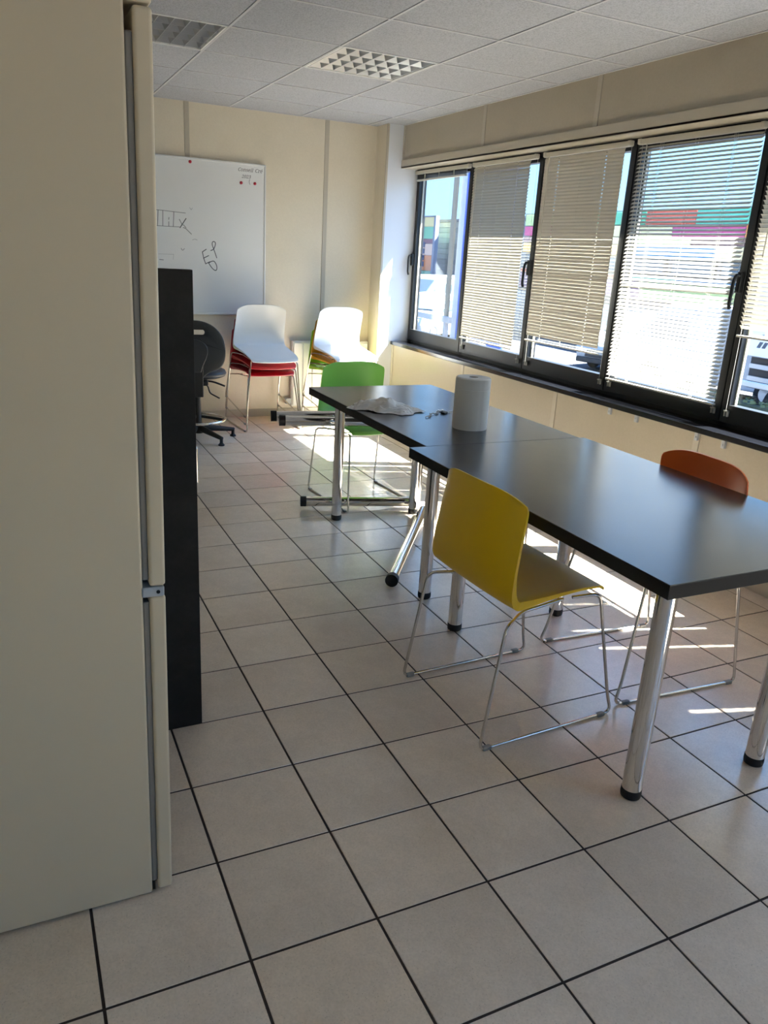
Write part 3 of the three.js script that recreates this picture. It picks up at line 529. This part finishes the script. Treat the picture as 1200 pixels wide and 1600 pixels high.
  for (const [mx, my, l] of [[1.457, 2.129, 'red round magnet alone at the top edge of the whiteboard'], [1.881, 2.005, 'left of the two red magnets under the handwriting on the whiteboard'], [2.0, 2.008, 'right of the two red magnets under the handwriting, nearest the board corner']]) { const m = single('magnet', mg, red, l, 'magnet', 'red magnets on the whiteboard'); m.position.set(mx, my, ZE + 0.0198); }
}
{
  const o = thing('radiator', 'white ribbed panel radiator low on the end wall behind the right chair stack', 'radiator', [2.72, 0.10, ZE]);
  part(o, 'body', rbox(-0.378, 0.378, 0, 0.60, 0.03, 0.075, 0.006, 2), M.enamel);
  for (let k = 0; k < 8; k++) part(o, 'front_fin', rbox(-0.37 + k * 0.0937, -0.37 + k * 0.0937 + 0.084, 0.012, 0.588, 0.07, 0.093, 0.009, 2), M.enamel);
  part(o, 'wall_bracket', merge([box(-0.3, -0.26, 0.1, 0.5, 0.004, 0.032), box(0.26, 0.3, 0.1, 0.5, 0.004, 0.032)]), M.hinge);
  part(o, 'thermostat', rbox(-0.43, -0.379, 0.02, 0.075, 0.03, 0.075, 0.006, 2), M.hinge);
}

// ---------------------------------------------------------------- outside
const GY = -1.2;
{
  const tA = tex(512, (u, v, x, y) => { const b = vnoise(u * 7, v * 7, 7, 71) * 16 + vnoise(u * 60, v * 60, 60, 72) * 16 + hash(x, y, 5) * 18; return [46 + b, 46 + b, 50 + b]; });
  const g = struct('ground'); const s = part(g, 'asphalt', uvBox(box(-30, 90, GY - 0.3, GY, -110, 40), 4), phys({ map: tA, roughness: 1, specularIntensity: 0.1 }));
}
const paint = (c, r = 0.4) => std({ color: css(c), roughness: r });
const white = paint('#a3a9af', 0.3), darkGlass = std({ color: css('#4d5c6b'), roughness: 0.06 }), tyre = paint('#151516', 0.8), trim = paint('#26272a', 0.6), alloy = std({ color: css('#b9bcbf'), metalness: 0.7, roughness: 0.35 });
function profileBody(pts, width, bevel = 0.06) { const s = new THREE.Shape(); s.moveTo(...pts[0]); pts.slice(1).forEach((p) => s.lineTo(...p)); s.closePath(); const g = new THREE.ExtrudeGeometry(s, { depth: width - bevel * 2, bevelEnabled: true, bevelSize: bevel * 0.6, bevelThickness: bevel, bevelSegments: 3 }); g.translate(0, 0, -(width - bevel * 2) / 2); return g; }
function wheel(o, x, z, r = 0.31) {
  const t = new THREE.TorusGeometry(r - 0.07, 0.085, 10, 28), w = part(o, 'wheel', t, tyre, [x, r + 0.012, z]);
  const d = new THREE.CylinderGeometry(r - 0.1, r - 0.1, 0.12, 24); d.rotateX(Math.PI / 2); part(w, 'hub_cap', d, alloy);
}
// front of the vehicle points along local +x
function car(label, pos, turn, van) {
  const o = thing(van ? 'van' : 'car', label, van ? 'van' : 'car', pos, turn), W = van ? 1.9 : 1.75;
  const side = van ? [[2.3, 0.35], [2.36, 0.75], [2.05, 1.02], [1.35, 1.85], [1.1, 1.95], [-2.2, 1.97], [-2.3, 1.8], [-2.3, 0.35]] : [[2.0, 0.3], [2.08, 0.6], [1.98, 0.8], [1.1, 0.98], [0.35, 1.42], [-1.1, 1.47], [-1.75, 1.0], [-1.98, 0.92], [-2.02, 0.35]];
  part(o, 'body', profileBody(side, W), white);
  const ws = van ? [[2.06, 1.07], [1.40, 1.80], [1.36, 1.76], [2.0, 1.05]] : [[1.08, 1.025], [0.40, 1.42], [0.34, 1.40], [1.02, 1.0]];
  const g = profileBody(ws, W - 0.25, 0.01); g.translate(0.055, 0.035, 0); part(o, 'windscreen', g, darkGlass);
  const sw = van ? [[1.85, 1.12], [1.36, 1.7], [0.6, 1.7], [0.6, 1.12]] : [[0.85, 1.02], [0.3, 1.36], [-1.0, 1.38], [-1.4, 1.02]];
  for (const s of [-1, 1]) { const q = profileBody(sw, 0.03, 0.008); q.translate(0, 0, s * (W / 2 + 0.004)); part(o, 'side_window', q, darkGlass); }
  const fx = van ? 2.36 : 2.08;
  part(o, 'grille', merge([rbox(fx - 0.03, fx + 0.035, 0.52, 0.6, -0.5, 0.5, 0.01, 1), rbox(fx - 0.03, fx + 0.035, 0.38, 0.46, -0.55, 0.55, 0.01, 1)]), trim);
  for (const s of [-1, 1]) part(o, 'headlamp', rbox(fx - 0.2, fx + 0.02, 0.64, 0.78, s * 0.58 - 0.17, s * 0.58 + 0.17, 0.03, 2), alloy);
  part(o, 'bumper', rbox(fx - 0.12, fx + 0.04, 0.22, 0.36, -W / 2 + 0.05, W / 2 - 0.05, 0.03, 2), trim);
  for (const s of [-1, 1]) { wheel(o, van ? 1.45 : 1.28, s * (W / 2 - 0.06)); wheel(o, van ? -1.5 : -1.25, s * (W / 2 - 0.06)); part(o, 'door_mirror', rbox(van ? 1.45 : 0.75, van ? 1.6 : 0.88, van ? 1.1 : 0.98, van ? 1.32 : 1.1, s * (W / 2 + 0.02), s * (W / 2 + 0.16), 0.02, 2), white); }
  return o;
}
car('white van parked facing the leftmost window', [16.2, GY, -28.6], Math.PI + 0.25, true);
car('white car parked in front of the van, seen through the leftmost window', [13.2, GY, -24.2], Math.PI + 0.55, false);
car('white car whose bumper shows below the third blind', [16.2, GY, -16.9], Math.PI + 0.25, false);
car('white van standing behind the half-open blind', [15.0, GY, -13.0], Math.PI / 2 + 0.2, true);
// white lorry behind the right-hand window
{
  const o = thing('lorry', 'white lorry with dark slanted stripes behind the right-hand window', 'lorry', [12, GY, -6.9]);
  const c = document.createElement('canvas'); c.width = 1024; c.height = 512; const x = c.getContext('2d'); x.fillStyle = '#dbe3ee'; x.fillRect(0, 0, 1024, 512);
  x.fillStyle = '#3d4754'; x.font = '64px sans-serif'; x.fillText('Tures', 205, 330); for (let k = 0; k < 2; k++) { x.beginPath(); x.moveTo(160 + k * 62, 424); x.lineTo(192 + k * 62, 360); x.lineTo(238 + k * 62, 360); x.lineTo(206 + k * 62, 424); x.fill(); }
  const t = new THREE.CanvasTexture(c); t.colorSpace = THREE.SRGBColorSpace;
  part(o, 'cargo_box', rbox(0.01, 2.4, 1.32, 3.6, -3.3, 3.6, 0.03, 2), white);
  part(o, 'side_print', box(0, 0.012, 1.34, 2.2, -3.25, -1.53), std({ map: t, roughness: 0.4 }));
  part(o, 'chassis', box(0.2, 2.2, 0.75, 1.3, -3.2, 4.2), trim); part(o, 'side_guard', merge([box(0.05, 0.12, 1.12, 1.2, -3.1, 3), box(0.05, 0.12, 0.9, 0.98, -3.1, 3)]), alloy);
  for (const z of [-2.2, 2.4]) for (const xx of [0.2, 2.2]) { const w = new THREE.CylinderGeometry(0.48, 0.48, 0.3, 28); w.rotateZ(Math.PI / 2); part(o, 'wheel', w, tyre, [xx, 0.485, z]); }
  part(o, 'cab', rbox(0.05, 2.35, 0.8, 3.1, 3.8, 5.6, 0.12, 3), white);
}
{ // low kerb wall with a clipped hedge in front of the lorry
  const o = thing('hedge', 'low dark hedge along the kerb in front of the lorry', 'hedge', [11.0, GY, -7.4]);
  const n = 2600, pos = [], nor = []; const leaf = new THREE.PlaneGeometry(0.07, 0.05);
  const list = []; for (let k = 0; k < n; k++) { const g = leaf.clone(); g.rotateX(rr(0, 6)); g.rotateY(rr(0, 6)); g.translate(rr(-0.2, 0.2), rr(0.15, 0.78), rr(-3, 3)); list.push(g); }
  const f = part(o, 'foliage', merge(list), std({ color: css('#4a5a3c'), roughness: 0.8, side: THREE.DoubleSide })); f.userData.kind = 'stuff';
  part(o, 'hedge_core', rbox(-0.17, 0.17, 0, 0.7, -3, 3, 0.05, 2), std({ color: css('#2c3626'), roughness: 1 }));
  const r = thing('guard_rail', 'pale horizontal rail above the hedge', 'rail', [10.7, GY, -7.4]); part(r, 'beam', rbox(-0.04, 0.04, 1.0, 1.09, -3.2, 3.2, 0.02, 2), white); for (const z of [-3, 0, 3]) part(r, 'rail_post', box(-0.03, 0.03, 0, 1.0, z - 0.03, z + 0.03), white);
}
// colourful shop front
{
  const o = thing('shop_building', 'low shop building with a chequered facade of coloured panels behind the blinds', 'building', [20, GY, -19]);
  const L = (y) => y - GY, Z = (z) => z + 19;
  part(o, 'wall', box(0.25, 9, 0, L(3.25), Z(-29), Z(-8)), paint('#9a979b', 0.8)); part(o, 'roof', box(0.1, 9.2, L(3.25), L(3.42), Z(-29.2), Z(-7.8)), paint('#77797d', 0.8));
  const rows = [[3.38, 2.94, [[-29, '#b7c98a'], [-25.4, '#58b58c'], [-21.9, '#d2563f'], [-19.65, '#54b79a'], [-15.4, '#e0903a'], [-12, '#b74a72']]], [2.93, 2.55, [[-29, '#c24a78'], [-24.6, '#e8d8a0'], [-20.6, '#b63a75'], [-17.65, '#e08a3c'], [-14.2, '#58a8a0']]], [2.54, 2.3, [[-29, '#6b4656'], [-23.8, '#d8d99a'], [-19.72, '#54313f'], [-16.6, '#d8a0a8']]], [2.29, 1.9, [[-29, '#e8b060'], [-22.6, '#3f7fa6'], [-18.65, '#e3d2a0'], [-15, '#c24a40']]], [1.27, 1.1, [[-29, '#c6523c'], [-22.4, '#57a890'], [-20.1, '#356f95'], [-17, '#4a7ab8']]], [1.09, 0.48, [[-29, '#8a5a80'], [-21.7, '#c9cf8a'], [-16.8, '#b9c060'], [-13, '#e0a050']]], [0.47, 0.22, [[-29, '#4a3440'], [-18.5, '#51404c']]]];
  for (const [y1, y0, cols] of rows) cols.forEach(([z, c], i) => part(o, 'facade_panel', rbox(0, 0.24, L(y0), L(y1) - 0.02, Z(z), Z(cols[i + 1]?.[0] ?? -8) - 0.02, 0.01, 1), paint(c, 0.6)));
  for (let k = 0; k < 10; k++) { const w = part(o, 'shop_window', rbox(0.1, 0.2, L(1.32), L(1.86), Z(-28.9 + k * 2.09), Z(-27.0 + k * 2.09), 0.01, 1), trim); part(w, 'pane', box(0.085, 0.1, L(1.36), L(1.82), Z(-28.8 + k * 2.09), Z(-27.1 + k * 2.09)), darkGlass); }
  part(o, 'plinth', box(0.05, 0.24, 0, L(0.2), Z(-29), Z(-8)), paint('#9fa3a8', 0.8));
}
{ // sign tower
  const o = thing('sign_tower', 'tall sign of stacked coloured squares seen through the leftmost window', 'sign', [20, GY, -37.5]);
  const bands = [[3.4, 2.95, '#d9c487'], [2.93, 2.36, '#6ab08a'], [2.34, 2.12, '#7a4552'], [2.1, 1.56, '#d9b098'], [1.54, 0.78, '#cf7a45'], [0.76, 0.56, '#86ab8e'], [0.54, 0.0, '#d08040']];
  for (const [a, b, c] of bands) part(o, 'colour_panel', rbox(0.02, 0.2, b - GY, a - GY, -0.62, 0.42, 0.01, 1), paint(c, 0.6));
  part(o, 'frame', merge([box(0, 0.22, 0, 3.46 - GY, 0.43, 0.62), box(0, 0.22, 3.41 - GY, 3.47 - GY, -0.65, 0.6), box(0, 0.22, 0, 3.46 - GY, -0.66, -0.62)]), paint('#70768a', 0.6));
  part(o, 'vertical_lettering', merge([0, 1, 2, 3].map((k) => { const g = new THREE.BoxGeometry(0.02, 0.26, 0.2); g.translate(0.012, 1.1 - GY + k * 0.32, -0.5); return g; })), paint('#2a3b63', 0.6));
}
{ // pale boarded hall
  const o = thing('boarded_hall', 'pale grey hall clad in horizontal boards beside the coloured sign', 'building', [21, GY, -34.6]);
  for (let k = 0; k < 17; k++) part(o, 'cladding_board', rbox(0, 0.06, k * 0.26, k * 0.26 + 0.25, -5.2, 5, 0.012, 1), paint(k % 3 ? '#7c8086' : '#6d7279', 0.7), [0, 0, 0], [0, 0, 0.02]);
  part(o, 'wall', box(0.06, 6, 0, 4.42, -5.2, 5), paint('#8f949b', 0.8)); part(o, 'roof', box(-0.15, 6.2, 4.42, 4.55, -5.4, 5.2), paint('#5c626b', 0.7));
  const f = thing('board_fence', 'grey slatted fence at the foot of the pale hall', 'fence', [19, GY, -33]); for (let k = 0; k < 40; k++) part(f, 'fence_board', box(0, 0.03, 0, 1.6, -6 + k * 0.3, -6 + k * 0.3 + 0.26), paint(k % 2 ? '#7c8188' : '#868b92', 0.8));
}
{ // steel post, rail and blue sign close to the building
  const p = thing('steel_post', 'slim grey steel post outside the leftmost window', 'post', [6, GY, -10.52]); part(p, 'shaft', rbox(-0.02, 0.02, 0, 5.2, -0.05, 0.05, 0.006, 1), paint('#8d887b', 0.6)); part(p, 'base_plate', box(-0.14, 0.14, 0, 0.02, -0.14, 0.14), alloy);
  const r = thing('barrier_rail', 'horizontal grey barrier rail outside the leftmost window', 'rail', [5.85, GY, -10.8]); part(r, 'beam', rbox(-0.03, 0.03, 1.79, 1.88, -1.6, 0.66, 0.01, 1), paint('#a7adb3', 0.5)); for (const z of [-1.5, 0.55]) part(r, 'rail_post', box(-0.03, 0.03, 0, 1.8, z - 0.03, z + 0.03), paint('#a7adb3', 0.5));
  const s = thing('advertising_panel', 'tall blue advertising panel with white discs and a white border outside the windows', 'sign', [6.05, GY, -9.72]);
  part(s, 'white_border', rbox(0, 0.03, 1.2, 4.6, -0.74, -0.59, 0.006, 1), paint('#b9c2cc', 0.5)); part(s, 'blue_board', rbox(0.002, 0.04, 1.2, 4.6, -0.59, 0.66, 0.01, 1), paint('#3358b8', 0.45));
  const disc = new THREE.CylinderGeometry(0.15, 0.15, 0.015, 32); disc.rotateZ(Math.PI / 2); for (const [y, z] of [[1.45, 0.2], [1.78, 0.02], [2.2, 0.4], [1.4, -0.2]]) part(s, 'white_disc', disc, paint('#e8ecf2', 0.5), [0.005, y, z]);
  for (const z of [-0.6, 0.58]) part(s, 'leg', box(0.02, 0.08, 0, 1.2, z - 0.04, z + 0.04), alloy);
}

renderer.render(scene, camera);
